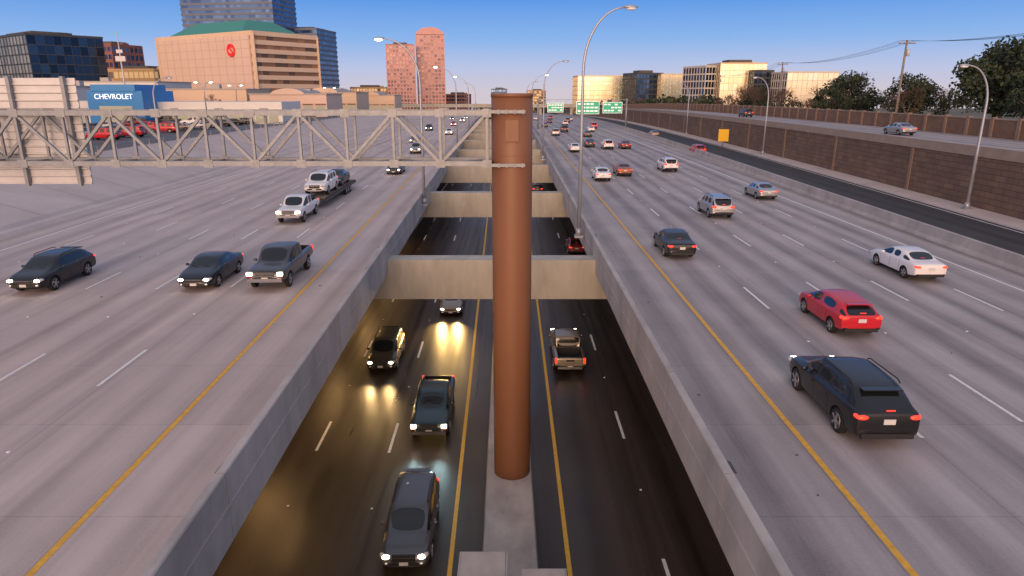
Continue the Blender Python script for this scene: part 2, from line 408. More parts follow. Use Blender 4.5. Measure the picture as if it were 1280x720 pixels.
# ------------------------------------------------------------ vehicles
GLASS=mat('car_glass',(.010,.012,.014),.07,coat=.3)
TRIM=mat('car_trim',(.016,.016,.017),.6)
TIRE=mat('tyre',(.013,.013,.013),.9)
RIM=mat('rim',(.38,.38,.39),.35,metal=.7)
HEAD=mat('headlamp_lit',(1,1,1),.2,emit=(1,.87,.62),es=14)
HEADU=mat('headlamp_off',(.45,.47,.5),.1,coat=1)
TAIL=mat('taillamp_lit',(.35,.008,.008),.25,emit=(1,.045,.015),es=1.9,coat=.6)
TAILU=mat('taillamp_off',(.22,.008,.008),.25,coat=.6)
PLATE=mat('number_plate',(.6,.6,.58),.5)
CHROME=mat('chrome',(.5,.5,.52),.2,metal=1)
BASE=mat('car_paint_base',(.3,.3,.3),.3)
CM=[BASE,GLASS,TRIM,TIRE,RIM,HEAD,TAIL,PLATE,CHROME,TAILU]
def P(name,c,metal=.3,rough=.3,coat=.5): return mat('paint_'+name,c,rough,metal=metal,coat=coat)
PT={'black':P('black',(.006,.006,.007),.0,.35,.35),'navy':P('navy',(.010,.014,.026),.1,.35,.4),'grey':P('grey',(.055,.056,.06)),'silver':P('silver',(.40,.41,.42),.6),
'white':P('white',(.74,.74,.74),0),'red':P('red',(.52,.008,.02),.0),'maroon':P('maroon',(.20,.02,.02)),'olive':P('olive',(.06,.055,.035)),'orange':P('orange',(.30,.09,.03)),
'teal':P('teal',(.015,.04,.048)),'tan':P('tan',(.26,.22,.17),.4),'bluegrey':P('bluegrey',(.085,.09,.10),.4)}

KIND={
'sedan':dict(w=.92,wr=.74,r=.33,ax=(1.42,-1.40),st=[
 (-2.42,.42,.74,.80,.80,'B'),(-2.36,.30,.92,.99,.92,'B'),(-2.0,.24,.97,1.05,.97,'B'),(-1.62,.20,.97,1.07,.99,'W'),(-.95,.19,.96,1.38,1.0,'P'),(-.72,.19,.95,1.42,1.0,'R'),
 (-.08,.18,.94,1.45,1.0,'P'),(.02,.18,.94,1.45,1.0,'R'),(.42,.18,.93,1.41,1.0,'W'),(1.22,.18,.92,.99,.99,'B'),(1.85,.2,.84,.92,.97,'B'),(2.28,.24,.72,.80,.90,'B'),(2.42,.36,.58,.63,.74,'B')]),
'suv':dict(w=.95,wr=.80,r=.37,ax=(1.45,-1.40),st=[
 (-2.42,.48,.80,.86,.86,'B'),(-2.36,.34,1.02,1.09,.94,'W'),(-2.02,.30,1.08,1.62,.97,'P'),(-1.72,.28,1.08,1.68,.99,'R'),(-.85,.26,1.06,1.72,1.0,'P'),(-.72,.26,1.06,1.72,1.0,'R'),
 (.12,.25,1.05,1.72,1.0,'P'),(.22,.25,1.05,1.71,1.0,'R'),(.58,.25,1.04,1.66,1.0,'W'),(1.28,.26,1.03,1.11,.99,'B'),(1.95,.28,.96,1.04,.97,'B'),(2.32,.32,.84,.92,.90,'B'),(2.44,.42,.66,.72,.78,'B')]),
'cross':dict(w=.96,wr=.74,r=.37,ax=(1.45,-1.42),st=[
 (-2.42,.46,.78,.84,.80,'B'),(-2.37,.33,.98,1.05,.91,'B'),(-2.25,.30,1.04,1.13,.94,'W'),(-1.70,.27,1.07,1.50,.97,'P'),(-1.40,.26,1.06,1.57,.99,'R'),(-.70,.24,1.03,1.61,1.0,'P'),(-.60,.24,1.03,1.61,1.0,'R'),
 (.08,.23,1.01,1.62,1.0,'P'),(.18,.23,1.01,1.61,1.0,'R'),(.50,.23,1.0,1.56,1.0,'W'),(1.30,.24,.98,1.06,.99,'B'),(1.95,.26,.90,.98,.96,'B'),(2.32,.30,.78,.86,.87,'B'),(2.46,.42,.60,.66,.70,'B')]),
'hatch':dict(w=.91,wr=.72,r=.33,ax=(1.34,-1.30),st=[
 (-2.16,.45,.74,.80,.82,'B'),(-2.12,.32,.94,1.02,.92,'W'),(-1.66,.27,.98,1.33,.96,'P'),(-1.35,.24,.97,1.40,.99,'R'),(-.20,.2,.94,1.47,1.0,'P'),(-.10,.2,.94,1.47,1.0,'R'),
 (.42,.2,.93,1.42,1.0,'W'),(1.22,.2,.92,1.0,.99,'B'),(1.75,.22,.85,.93,.97,'B'),(2.1,.25,.72,.80,.90,'B'),(2.2,.36,.58,.63,.76,'B')]),
'pickup':dict(w=1.0,wr=.80,r=.41,ax=(1.88,-1.68),st=[
 (-2.92,.62,1.02,1.08,.95,'B'),(-2.88,.55,1.12,1.18,.97,'B'),(-1.4,.5,1.12,1.18,.99,'B'),(-.98,.48,1.12,1.18,.99,'W'),(-.88,.46,1.15,1.80,.99,'P'),(-.72,.44,1.15,1.88,1.0,'R'),(.02,.42,1.14,1.90,1.0,'P'),(.14,.42,1.14,1.90,1.0,'R'),
 (.75,.42,1.13,1.84,1.0,'W'),(1.45,.42,1.13,1.22,.99,'B'),(2.3,.45,1.08,1.18,.98,'B'),(2.78,.5,1.0,1.08,.94,'B'),(2.90,.55,.80,.86,.88,'B')]),
}
def make_mesh(kind):
    K=KIND[kind]; w0=K['w']; st=K['st']
    vs=[];fs=[];mi=[];rows=[]
    for (y,zb,zs,zt,wf,ty) in st:
        w=w0*wf; g=(zt-zs)>.22; wr=w0*K['wr']
        h=[(0,zb),(.80*w,zb),(.965*w,zb+.10),(w,zb+(zs-zb)*.5),(.985*w,zs-.07),(.95*w,zs)]
        if g: h+=[(.90*w,zs+.045),(wr,zt-.075),(wr*.90,zt-.015),(0,zt)]
        else: h+=[(.88*w,zs+(zt-zs)*.45),(.78*w,zs+(zt-zs)*.78),(.70*w,zs+(zt-zs)*.86),(0,zt)]
        full=[(x,y,z) for x,z in h]+[(-x,y,z) for x,z in h[1:-1]][::-1]
        rows.append(len(vs)); vs+=full
    n=18
    for k in range(len(st)-1):
        ty=st[k][5]
        for i in range(n):
            j=i if i<9 else 17-i
            if j<=1: m=2
            elif j<=5: m=0
            elif j==6: m={'B':0,'W':1,'R':1,'P':0}[ty]
            elif j==7: m=0
            else: m=1 if ty=='W' else 0
            a=rows[k];b=rows[k+1]
            fs.append((a+i,b+i,b+(i+1)%n,a+(i+1)%n)); mi.append(m)
    fs.append(list(range(rows[0],rows[0]+n))); mi.append(0)
    fs.append(list(range(rows[-1],rows[-1]+n))[::-1]); mi.append(0)
    me=bpy.data.meshes.new('t'); me.from_pydata(vs,[],fs); me.update()
    for m in CM: me.materials.append(m)
    me.polygons.foreach_set('material_index',mi); me.polygons.foreach_set('use_smooth',[True]*len(fs))
    bm=bmesh.new(); bm.from_mesh(me); bmesh.ops.recalc_face_normals(bm,faces=bm.faces)
    cl=bm.edges.layers.float.new('crease_edge')
    for ed in bm.edges:
        ms={f.material_index for f in ed.link_faces}
        if len(ms)>1 and 1 in ms: ed[cl]=.75
        elif ms=={0,2}: ed[cl]=.5
        elif len(ed.link_faces)==2 and ed.calc_face_angle(0)>.75: ed[cl]=.35
    bm.to_mesh(me); bm.free()
    ob=bpy.data.objects.new('t',me); COL.objects.link(ob)
    sb=ob.modifiers.new('s','SUBSURF'); sb.levels=2; sb.render_levels=2
    c=MB(); r=K['r']
    for y in K['ax']:
        for sx in (-1,1): c.tube([(sx*(w0-.34),y,r),(sx*(w0+.25),y,r)],r+.06,2,28)
    if kind=='pickup': c.box((0,-1.95,1.2),(1.52,1.72,.95),2)
    zs=st[5][2]; ds={'sedan':(-.90,.02,1.0),'suv':(-.80,.15,1.02),'cross':(-.82,.12,1.02),'hatch':(-.86,-.1,.95),'pickup':(-.86,.08,1.25)}[kind]
    for y in ds:
        for sx in (-1,1): c.box((sx*(w0+.02),y,.38+(zs-.40)/2+.02),(.09,.022,zs-.42),2)
    co=c.obj('c',CM,recalc=True)
    bo=ob.modifiers.new('b','BOOLEAN'); bo.operation='DIFFERENCE'; bo.object=co; bo.solver='EXACT'
    dg=bpy.context.evaluated_depsgraph_get(); ev=ob.evaluated_get(dg); m2=bpy.data.meshes.new_from_object(ev)
    B=MB(); B.v=[tuple(v.co) for v in m2.vertices]; 
    for p in m2.polygons: B.f.append(list(p.vertices)); B.m.append(p.material_index); B.s.append(True)
    bpy.data.objects.remove(ob); bpy.data.objects.remove(co)
    for y in K['ax']:
        for sx in (-1,1):
            xo=sx*(w0-.03); xi=sx*(w0-.25)
            B.tube([(xi,y,r),(xi+sx*.03,y,r),(xo-sx*.03,y,r),(xo,y,r)],[r*.93,r,r,r*.92],3,26,sm=False)
            B.tube([(xo-sx*.02,y,r),(xo+sx*.006,y,r)],[r*.68,r*.68],2,22,sm=False)
            for q in range(5):
                a=2*math.pi*q/5+.3; Mx=Matrix.Translation((xo+sx*.014,y,r))@Matrix.Rotation(a,4,'X')
                B.box((0,0,r*.33),(.025,.075,r*.62),4,Mx)
            B.tube([(xo,y,r),(xo+sx*.03,y,r)],[.07,.06],4,10)
            B.tube([(xo-sx*.01,y,r),(xo+sx*.015,y,r)],[r*.70,r*.66],4,22,cap=False)
    f=st[-1]; yf=f[0]; yr=st[0][0]
    big=kind in('suv','pickup')
    hz={'sedan':.63,'suv':.80,'cross':.74,'hatch':.66,'pickup':.93}[kind]
    tz={'sedan':.84,'suv':.98,'cross':.93,'hatch':.90,'pickup':.98}[kind]
    for sx in (-1,1):
        if kind=='pickup':
            B.box((sx*w0*.76,yf-.035,hz),(.25,.14,.16),5); B.box((sx*w0*.885,yr+.04,tz),(.13,.10,.34),6)
            B.box((sx*w0*.76,yf-.06,hz-.14),(.26,.14,.08),9)
        else:
            B.ell((sx*w0*.68,yf-.095,hz),(.15,.13,.07),5)
            B.ell((sx*w0*.80,yf-.22,hz+.015),(.13,.17,.07),7)
            B.ell((sx*w0*.74,yr+.075,tz),(.18,.09,.075 if kind!='suv' else .13),6)
            B.ell((sx*w0*.85,yr+.16,tz+.01),(.09,.13,.07),6)
        mxy=[s for s in st if s[5]=='W'][-1][0]+.22; mz=st[-4][2]+.10
        B.ell((sx*(w0+.06),mxy,mz),(.11,.07,.075),0); 
        for hy in (ds[0]+.18,ds[1]+.18): B.box((sx*(w0-.005),hy,zs-.17),(.03,.16,.03),8 if big else 0)
    B.box((0,yf-.045,hz-.03),(w0*.90,.10,.14 if not big else .24),2); B.box((0,yf-.0,hz+.01),(w0*.8,.03,.025),8)
    B.box((0,yf-.02,hz-.24),(w0*1.2,.10,.12),2); B.box((0,yf+.035,hz-.22),(.32,.02,.13),7)
    for sx in (-1,1): B.ell((sx*w0*.66,yf-.05,hz-.24),(.08,.07,.05),7)
    B.box((0,yr+.03,.40 if not big else .52),(w0*1.5,.12,.15),2 if kind!='pickup' else 8)
    B.box((0,yr-.012,tz-.10 if kind!='pickup' else .58),(.32,.03,.15),7)
    if kind=='pickup':
        B.box((0,yr-.0,1.0),(.5,.02,.10),2)
        B.box((0,yf+.01,.62),(w0*1.7,.12,.18),8); B.box((0,yf-.02,.93),(.9,.12,.26),2)
        for q in (-.08,0,.08): B.box((0,yf+.045,.93+q),(.92,.03,.03),8)
    if kind in('suv','cross'):
        zt=1.72 if kind=='suv' else 1.60
        for sx in (-1,1): B.tube([(sx*.68,-1.5,zt-.04),(sx*.68,-1.35,zt+.03),(sx*.68,.15,zt+.03),(sx*.68,.3,zt-.04)],.02,2,6)
        B.box((0,-2.06 if kind=='suv' else -1.80,1.645 if kind=='suv' else 1.52),(1.1,.24,.03),0)
    if kind in('hatch',): B.box((0,-1.72,1.385),(1.0,.24,.03),0)
    for wy in (.0,.28):
        B.tube([(-.45+wy*2.2,st[-4][0]-.02,st[-4][3]+.01),(-.05+wy*2.2,st[-4][0]-.16,st[-4][3]+.10)],.012,2,4)
    if kind!='pickup': B.box((0,yr+.02 if kind!='sedan' else -1.45,(tz+.22) if kind!='sedan' else 1.13),(.24,.02,.03),6)
    me=bpy.data.meshes.new(kind); me.from_pydata(B.v,[],B.f); me.update()
    for m in CM: me.materials.append(m)
    me.polygons.foreach_set('material_index',B.m); me.polygons.foreach_set('use_smooth',B.s)
    me.set_sharp_from_angle(angle=R(38))
    return me
MESH={k:make_mesh(k) for k in KIND}
NAMES={'sedan':'sedan_car','suv':'suv_car','cross':'crossover_car','hatch':'hatchback_car','pickup':'pickup_truck'}
def car(kind,col,x,y,z=0,ang=0,oncoming=False,lit=True,name=None,raw=False,sc=1,tail=True):
    ob=bpy.data.objects.new(name or NAMES[kind],MESH[kind]); COL.objects.link(ob)
    s=ob.material_slots[0]; s.link='OBJECT'; s.material=PT[col]
    if not lit:
        s=ob.material_slots[5]; s.link='OBJECT'; s.material=HEADU
        if not tail:
            s=ob.material_slots[6]; s.link='OBJECT'; s.material=TAILU
    ob.location=(x,y,z+(0 if raw else prof(y))); ob.rotation_euler=(0,0,R(ang+(180 if oncoming else 0))); ob.scale=(sc,)*3
    return ob
DG=1.55
car('cross','black',-24.2,34.3,0,DG,True); car('sedan','navy',-16.1,34.9,0,DG,True); car('pickup','grey',-12.5,35.4,0,DG,True)
car('pickup','white',-17.1,53.4,0,DG,True)
car('sedan','navy',-14.5,84.8,0,DG,True); car('suv','silver',-15.9,114,0,DG,True); car('sedan','grey',-19.6,139,0,DG,True)
car('sedan','white',-15.5,170,0,DG,True); car('suv','black',-22.8,190,0,DG,True); car('sedan','red',-19,225,0,DG,True); car('suv','white',-19,265,0,DG,True); car('sedan','grey',-26,300,0,DG,True);car('sedan','silver',-22,330,0,DG,True)
mb=MB()
mb.box((0,-.2,.82),(2.3,13.0,.18),0)
for x in (-1.12,1.12): mb.box((x,-.2,.78),(.10,13.0,.26),0)
for i in range(14): mb.box((0,-6.3+i*.95,.93),(2.1,.5,.04),1)
mb.box((0,6.6,1.15),(.3,1.6,.25),0); mb.box((0,7.3,.98),(.25,.3,.5),0)
for y in (-4.2,-3.2,-2.2):
    for x in (-1,1): mb.tube([(x*.82,y,.40),(x*1.10,y,.40)],.40,2,20,sm=False); mb.tube([(x*1.10,y,.40),(x*1.12,y,.40)],.22,3,14,sm=False)
for x in (-1,1): mb.box((x*.7,-7.1,.65),(.5,1.4,.08),0); mb.box((x*1.0,-6.75,.7),(.2,.06,.12),4)
tr=mb.obj('flatbed_trailer',[mat('trailer_steel',(.05,.05,.055),.5),C_WOOD,TIRE,RIM,TAIL],loc=(-17.35,64.0,0),rot=R(180+DG))
car('suv','white',-17.3,61.2,.95,DG,True,lit=False,sc=1.08); car('sedan','black',-17.4,67.0,.95,DG,True,lit=False)
car('cross','black',10.55,19.45,0,0,sc=1.03); car('hatch','red',14.2,27.9); car('sedan','white',22.1,36.6); car('sedan','black',10.2,41.6)
car('suv','silver',16.7,55.0); car('sedan','silver',23.9,64.7); car('suv','white',20.0,87.5); car('sedan','orange',13.5,83.0); car('sedan','white',10.3,78.3)
car('sedan','white',10.7,117); car('sedan','navy',14.4,128); car('suv','white',17.1,123); car('sedan','maroon',20.4,124); car('suv','red',30.9,114,-.25,-1)
car('suv','silver',10.4,165); car('sedan','grey',17.5,160); car('suv','black',13.8,182); car('sedan','white',21.1,185); car('suv','red',24.2,205); car('sedan','grey',10.2,215); car('suv','white',17.6,230)
car('sedan','navy',13.8,255); car('suv','grey',21,262); car('sedan','silver',24.5,290); car('sedan','white',10.2,300); car('suv','maroon',17.3,312); car('sedan','tan',34,165,-.25,-1)
car('sedan','silver',47.2,84,4.73,0); car('suv','navy',50.5,150,4.73,0)
car('suv','bluegrey',-3.95,22.9,-7.2,1,True); car('pickup','teal',-4.2,33.0,-7.2,1,True); car('suv','olive',-8.2,41.0,-7.2,1,True); car('sedan','tan',-4.85,52.2,-7.2,1,True)
car('pickup','tan',3.6,41.4,-7.2); car('sedan','maroon',7.0,73,-7.2); car('suv','grey',4.4,118,-7.2)
cols=['white','silver','black','red','grey','bluegrey','white','maroon','tan','navy']
for row,(xx,n) in enumerate(((-57,15),(-64,15),(-74,12))):
    for i in range(n):
        yy=82+i*6.2+row*9
        if random.random()<.15: continue
        car(random.choice(['suv','sedan','pickup','hatch']),random.choice(cols),xx+dL(yy)+random.uniform(-.4,.4),yy,3.01,90+random.uniform(-3,3),lit=False,name='parked_car',tail=False)

def beam(x,y,z,e=90,col=(1,.75,.42),pitch=-.05):
    for sx in (-.6,.6):
        ld=bpy.data.lights.new('headlight_beam','SPOT'); ld.energy=e; ld.color=col; ld.spot_size=R(70); ld.spot_blend=1.0; ld.shadow_soft_size=.15
        o=bpy.data.objects.new('headlight_beam',ld); COL.objects.link(o); o.location=(x+sx,y,z)
        o.rotation_euler=Vector((0,-1,pitch)).to_track_quat('-Z','Y').to_euler()
beam(-3.95,20.2,-6.35,60,(.9,.95,1)); beam(-4.2,29.9,-6.2,190,(.6,.95,1)); beam(-8.2,38.3,-6.35,380,(1,.62,.25)); beam(-4.85,49.5,-6.5,1300,(1,.60,.18))
# fixtures of the trench lighting under the deck edge
mb=MB(); FX=mat('fixture_lens',(1,.8,.5),.4,emit=(1,.6,.25),es=5)
for y in (20,31,45.5,58,74):
    x=-12.2+dL(y); mb.box((x,y,-1.8),(.5,.9,.16),0); mb.box((x,y,-1.89),(.4,.8,.02),1); mb.tube([(x,y,-1.72),(x,y,-1.0)],.04,0,6)
    ld=bpy.data.lights.new('trench_light','AREA'); ld.energy=230; ld.color=(1,.56,.20); ld.size=.4; ld.size_y=.8; ld.shape='RECTANGLE'
    o=bpy.data.objects.new('trench_light',ld); COL.objects.link(o); o.location=(x,y,-1.92); o.rotation_euler=Vector((.55,-.1,-1)).to_track_quat('-Z','Y').to_euler()
mb.obj('trench_light_fixtures',[C_GALV,FX])

# ------------------------------------------------------------ buildings
def gl(name,c,rough=.12,metal=.85): return mat('glass_'+name,c,rough,metal=metal)
G_DARK=[gl('dark_a',(.05,.08,.13)),gl('dark_b',(.08,.12,.18)),gl('dark_c',(.03,.045,.07))]
G_NAVY=[gl('navy_a',(.025,.05,.09)),gl('navy_b',(.04,.075,.12)),gl('navy_c',(.015,.03,.055))]
G_BLUE=[gl('blue_a',(.07,.13,.24)),gl('blue_b',(.10,.17,.29)),gl('blue_c',(.05,.09,.18))]
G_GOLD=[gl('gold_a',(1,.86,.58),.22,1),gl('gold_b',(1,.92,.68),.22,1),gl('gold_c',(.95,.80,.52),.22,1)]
G_PINKG=[gl('pinkg_a',(.22,.15,.15),.2),gl('pinkg_b',(.15,.11,.12),.2),gl('pinkg_c',(.10,.08,.10),.2)]
G_STRIPE=[mat('window_tan',(.22,.12,.06),.3),mat('window_amber',(.30,.17,.08),.35),mat('window_shade',(.10,.065,.04),.25)]
G_WARM=[mat('window_warm',(.5,.35,.2),.4,emit=(1,.62,.25),es=.35),gl('br',(.2,.16,.13)),gl('br2',(.12,.1,.09))]
def building(name,cx,cy,w,d,z0,z1,rot,fl,front,side,glf,gls,frame,mech=True,extra=None):
    mb=MB(); mats=[frame]+glf+gls+[C_DARK]
    rr=random.Random(int(cx*7+cy))
    mb.box((0,0,(z0+z1)/2),(w-.3,d-.3,z1-z0-.1),0)
    fh=(z1-z0)/fl
    for face in range(4):
        fr=face%2==0; W=w if fr else d; D=d if fr else w
        bays,pw,br,pr=front if fr else side
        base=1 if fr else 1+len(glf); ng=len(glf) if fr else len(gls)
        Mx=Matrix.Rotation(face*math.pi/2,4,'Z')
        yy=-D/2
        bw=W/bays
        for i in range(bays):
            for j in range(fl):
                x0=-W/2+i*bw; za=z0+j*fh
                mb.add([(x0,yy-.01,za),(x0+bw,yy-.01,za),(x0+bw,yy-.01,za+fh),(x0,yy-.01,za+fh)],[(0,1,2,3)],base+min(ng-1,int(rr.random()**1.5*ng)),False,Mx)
        if br>0:
            for j in range(fl+1): mb.box((0,yy-pr/2,z0+j*fh),(W+pr*2,pr,fh*br),0,Mx)
        if pw>0:
            for i in range(bays+1): mb.box((-W/2+i*bw,yy-(pr+.12)/2,(z0+z1)/2),(pw,pr+.12,z1-z0+.3),0,Mx)
    mb.box((0,0,z1+.35),(w+.7,d+.7,.9),0)
    if mech: mb.box((0,0,z1+1.6),(w*.5,d*.5,2.2),len(mats)-1); mb.box((w*.32,d*.1,z1+1.3),(w*.1,d*.2,1.5),0)
    if extra: extra(mb)
    return mb.obj(name,mats,loc=(cx,cy,0),rot=rot)
F_PINK=mat('granite_pink',(.56,.31,.28),.6,var=.08,scale=.05); F_BEIGE=mat('facade_beige',(.64,.49,.40),.8,var=.05,scale=.06); F_CREAM=mat('facade_cream',(.66,.50,.36),.8,var=.05,scale=.06)
F_DK=mat('frame_dark',(.05,.055,.06),.5); F_GREY=mat('frame_grey',(.12,.15,.21),.6); F_WHITE=mat('frame_white',(.6,.55,.48),.6); F_BRICK=mat('brick_red',(.26,.11,.09),.8,var=.1,scale=.1); F_TAN=mat('facade_tan',(.42,.31,.2),.8,var=.08,scale=.1)
F_GOLD=mat('frame_gold',(.6,.48,.30),.4,metal=.5)
G_OLIVE=[gl('olive_a',(.62,.54,.38),.3),gl('olive_b',(.45,.40,.29),.3),gl('olive_c',(.32,.30,.24),.3)]
building('glass_office_building',-219,330,60,30,-2,33,R(-36.9),9,(16,.12,.16,.12),(9,.12,.08,.12),G_OLIVE,G_NAVY,F_DK)
building('brick_office_building',-258,460,22,25,-4,38,R(-15),9,(7,.8,.4,.2),(7,.8,.4,.2),G_DARK,G_DARK,F_BRICK)
building('low_office_building',-222,425,34,25,-4,22,R(-12),5,(10,.3,.35,.2),(8,.3,.35,.2),G_WARM,G_WARM,mat('facade_yellow',(.62,.42,.2),.7))
building('office_tower',-230,610,80,42,-9,87,R(-8),24,(26,.0,.42,.4),(12,0,.42,.4),G_BLUE,G_BLUE,F_GREY)
building('office_tower_annex',-182,640,34,42,-9,62,R(-8),17,(10,.0,.42,.4),(12,0,.42,.4),G_BLUE,G_BLUE,F_GREY)
RED=mat('sign_red',(.6,.01,.02),.5,emit=(1,.05,.05),es=.35); TEAL=mat('roof_teal',(.04,.24,.20),.5)
h=building('hotel_building',-129.5,333.9,72,34,-2,33.6,R(-33.5),10,(14,2.2,.55,.25),(10,0.0,.52,.5),G_STRIPE,G_STRIPE,F_CREAM,mech=False)
mb=MB()
mb.box((0,-17.55,16.3),(69,.7,33.2),0)
for i in range(13): mb.box((-34+i*5.7,-17.93,16.3),(.14,.08,33.0),1)
for j in range(1,10): mb.box((0,-17.95,j*3.5-.5),(68.5,.06,.1),1)
hp=mb.obj('blank_wall',[F_BEIGE,mat('panel_seam',(.45,.32,.25),.8)],h)
mb=MB()
a,b,z0,z1=28,16,34.5,40.4
mb.add([(-a,-b,z0),(a,-b,z0),(a,b,z0),(-a,b,z0),(-a+9,-b+9,z1),(a-9,-b+9,z1),(a-9,b-9,z1),(-a+9,b-9,z1)],[(0,1,5,4),(1,2,6,5),(2,3,7,6),(3,0,4,7),(4,5,6,7)],0)
mb.obj('hipped_roof',[TEAL],h)
mb=MB()
pts=[(22+2.4*math.cos(t),-18.3,27+2.4*math.sin(t)) for t in [i*math.pi/12 for i in range(25)]]
mb.tube(pts,.38,0,6)
mb.tube([(22+1.2,-18.3,28.2),(22,-18.3,28.7),(21,-18.3,28),(22,-18.3,27),(23,-18.3,26),(22,-18.3,25.3),(20.8,-18.3,25.8)],.35,0,6)
mb.obj('logo_sign',[RED],h)
building('granite_tower',-102,650,25,30,-9,50,R(8),18,(9,.9,.38,.35),(9,.9,.38,.35),G_PINKG,G_PINKG,F_PINK)
def arch(mb):
    n=10
    for k in range(n):
        t0=math.pi*k/n; t1=math.pi*(k+1)/n; r=12.5
        a=(-r*math.cos(t0),r*.5*math.sin(t0)); b=(-r*math.cos(t1),r*.5*math.sin(t1))
        for y in (-13,13): mb.add([(a[0],y,60.6),(b[0],y,60.6),(b[0],y,60.6+b[1]),(a[0],y,60.6+a[1])],[(0,1,2,3)],0)
        mb.add([(a[0],-13,60.6+a[1]),(b[0],-13,60.6+b[1]),(b[0],13,60.6+b[1]),(a[0],13,60.6+a[1])],[(0,1,2,3)],0)
building('granite_tower',-77,668,25,28,-9,60,R(8),21,(8,.9,.38,.35),(9,.9,.38,.35),G_PINKG,G_PINKG,F_PINK,mech=False,extra=arch)
building('office_block',-146,720,36,25,-11,14,R(4),6,(12,.5,.4,.2),(8,.5,.4,.2),G_WARM,G_DARK,F_TAN)
building('brick_apartment_building',-64,820,30,25,-13,7,R(0),5,(10,.6,.4,.2),(8,.6,.4,.2),G_DARK,G_DARK,F_BRICK)
building('distant_office_building',-20,1100,24,25,-18,14,0,7,(8,.3,.4,.2),(8,.3,.4,.2),G_BLUE,G_DARK,F_GREY)
building('distant_office_building',40,1150,30,25,-18,12,0,7,(8,.3,.4,.2),(8,.3,.4,.2),G_WARM,G_DARK,F_TAN)
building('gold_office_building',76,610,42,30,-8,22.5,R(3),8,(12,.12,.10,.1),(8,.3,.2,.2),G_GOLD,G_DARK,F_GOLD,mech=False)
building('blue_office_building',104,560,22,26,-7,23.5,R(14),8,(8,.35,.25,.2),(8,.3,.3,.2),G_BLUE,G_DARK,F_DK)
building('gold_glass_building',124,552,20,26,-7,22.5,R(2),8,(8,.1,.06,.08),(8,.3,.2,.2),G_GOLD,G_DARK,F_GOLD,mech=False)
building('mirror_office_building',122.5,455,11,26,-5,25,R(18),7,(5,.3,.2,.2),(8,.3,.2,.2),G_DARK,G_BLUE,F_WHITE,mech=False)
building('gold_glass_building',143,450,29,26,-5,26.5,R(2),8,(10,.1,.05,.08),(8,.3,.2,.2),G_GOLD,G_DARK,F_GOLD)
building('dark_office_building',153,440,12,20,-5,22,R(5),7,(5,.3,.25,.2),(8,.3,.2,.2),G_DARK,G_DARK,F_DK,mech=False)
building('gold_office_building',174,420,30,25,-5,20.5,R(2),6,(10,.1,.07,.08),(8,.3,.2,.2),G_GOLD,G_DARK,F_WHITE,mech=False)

BLUE=mat('dealer_blue',(.02,.22,.55),.4); WH=mat('panel_white',(.62,.62,.6),.5,var=.05,scale=.3); ROOF=mat('roof_membrane',(.4,.38,.36),.8)
SHOPG=mat('shop_glass',(.05,.06,.07),.1,emit=(1,.75,.45),es=.4)
e=bpy.data.objects.new('car_dealership_building',None); COL.objects.link(e)
mb=MB(); mb.box((-86,158,6.0),(12,14,8),0); mb.box((-86,157.5,10.6),(9.5,13.5,1.4),0); mb.box((-86,150.9,5.0),(7,.3,3.6),1); mb.box((-104,160,4.8),(24,16,6),2); mb.box((-104,151.8,4.5),(20,.3,3),1); mb.box((-66,164,5.0),(28,14,5.2),2); mb.box((-66,156.8,4.6),(26,.3,2.8),1)
for x in range(-116,-92,3): mb.box((x,151.6,4.6),(.2,.2,3.2),2)
for x in range(-79,-52,3): mb.box((x,156.6,4.6),(.2,.2,3.0),2)
mb.obj('walls',[BLUE,SHOPG,WH],e)
cu=bpy.data.curves.new('sign_text','FONT'); cu.body='CHEVROLET'; cu.size=1.5; cu.extrude=.05; cu.align_x='CENTER'
t=bpy.data.objects.new('sign_text',cu); COL.objects.link(t); t.location=(-86,150.6,8.3); t.rotation_euler=(R(90),0,0); t.parent=e
cu.materials.append(mat('sign_text_white',(.9,.9,.9),.5,emit=(1,1,1),es=.8))
def shop(name,x0,x1,y,d,zt,m,arched=False):
    mb=MB(); cx=(x0+x1)/2; zb=2+prof(y)
    mb.box((cx,y,(zb+zt)/2),(x1-x0,d,zt-zb),0); mb.box((cx,y,zt+.15),(x1-x0+.5,d+.5,.35),1)
    nb=int((x1-x0)/4)
    for i in range(nb):
        x=x0+(i+.5)*(x1-x0)/nb; mb.box((x,y-d/2-.05,zb+3.2),((x1-x0)/nb*.7,.2,2.6),2); mb.box((x,y-d/2-.5,zb+5),((x1-x0)/nb*.8,1.0,.15),3)
    if arched:
        n=10;r=(x1-x0)*.22
        for k in range(n):
            t0=math.pi*k/n;t1=math.pi*(k+1)/n
            for yy in (y-d/2-.4,y+d/2-.4):
                mb.add([(cx-r*math.cos(t0),yy,zt),(cx-r*math.cos(t1),yy,zt),(cx-r*math.cos(t1),yy,zt+r*.35*math.sin(t1)),(cx-r*math.cos(t0),yy,zt+r*.35*math.sin(t0))],[(0,1,2,3)],0)
            mb.add([(cx-r*math.cos(t0),y-d/2-.4,zt+r*.35*math.sin(t0)),(cx-r*math.cos(t1),y-d/2-.4,zt+r*.35*math.sin(t1)),(cx-r*math.cos(t1),y+d/2-.4,zt+r*.35*math.sin(t1)),(cx-r*math.cos(t0),y+d/2-.4,zt+r*.35*math.sin(t0))],[(0,1,2,3)],1)
    mb.box((cx+3,y,zt+1),(3,2,1.4),1)
    mb.obj(name,[m,ROOF,SHOPG,F_BRICK])
shop('retail_store_building',-118,-84,232,22,10.5,F_CREAM); shop('retail_store_building',-82,-58,228,20,9.0,F_BEIGE,True); shop('retail_store_building',-175,-120,250,25,13,WH)
shop('retail_store_building',-88,-62,290,24,9.5,F_CREAM,True); shop('retail_store_building',-120,-90,330,24,8,F_TAN); shop('retail_store_building',-130,-112,190,20,11,WH)
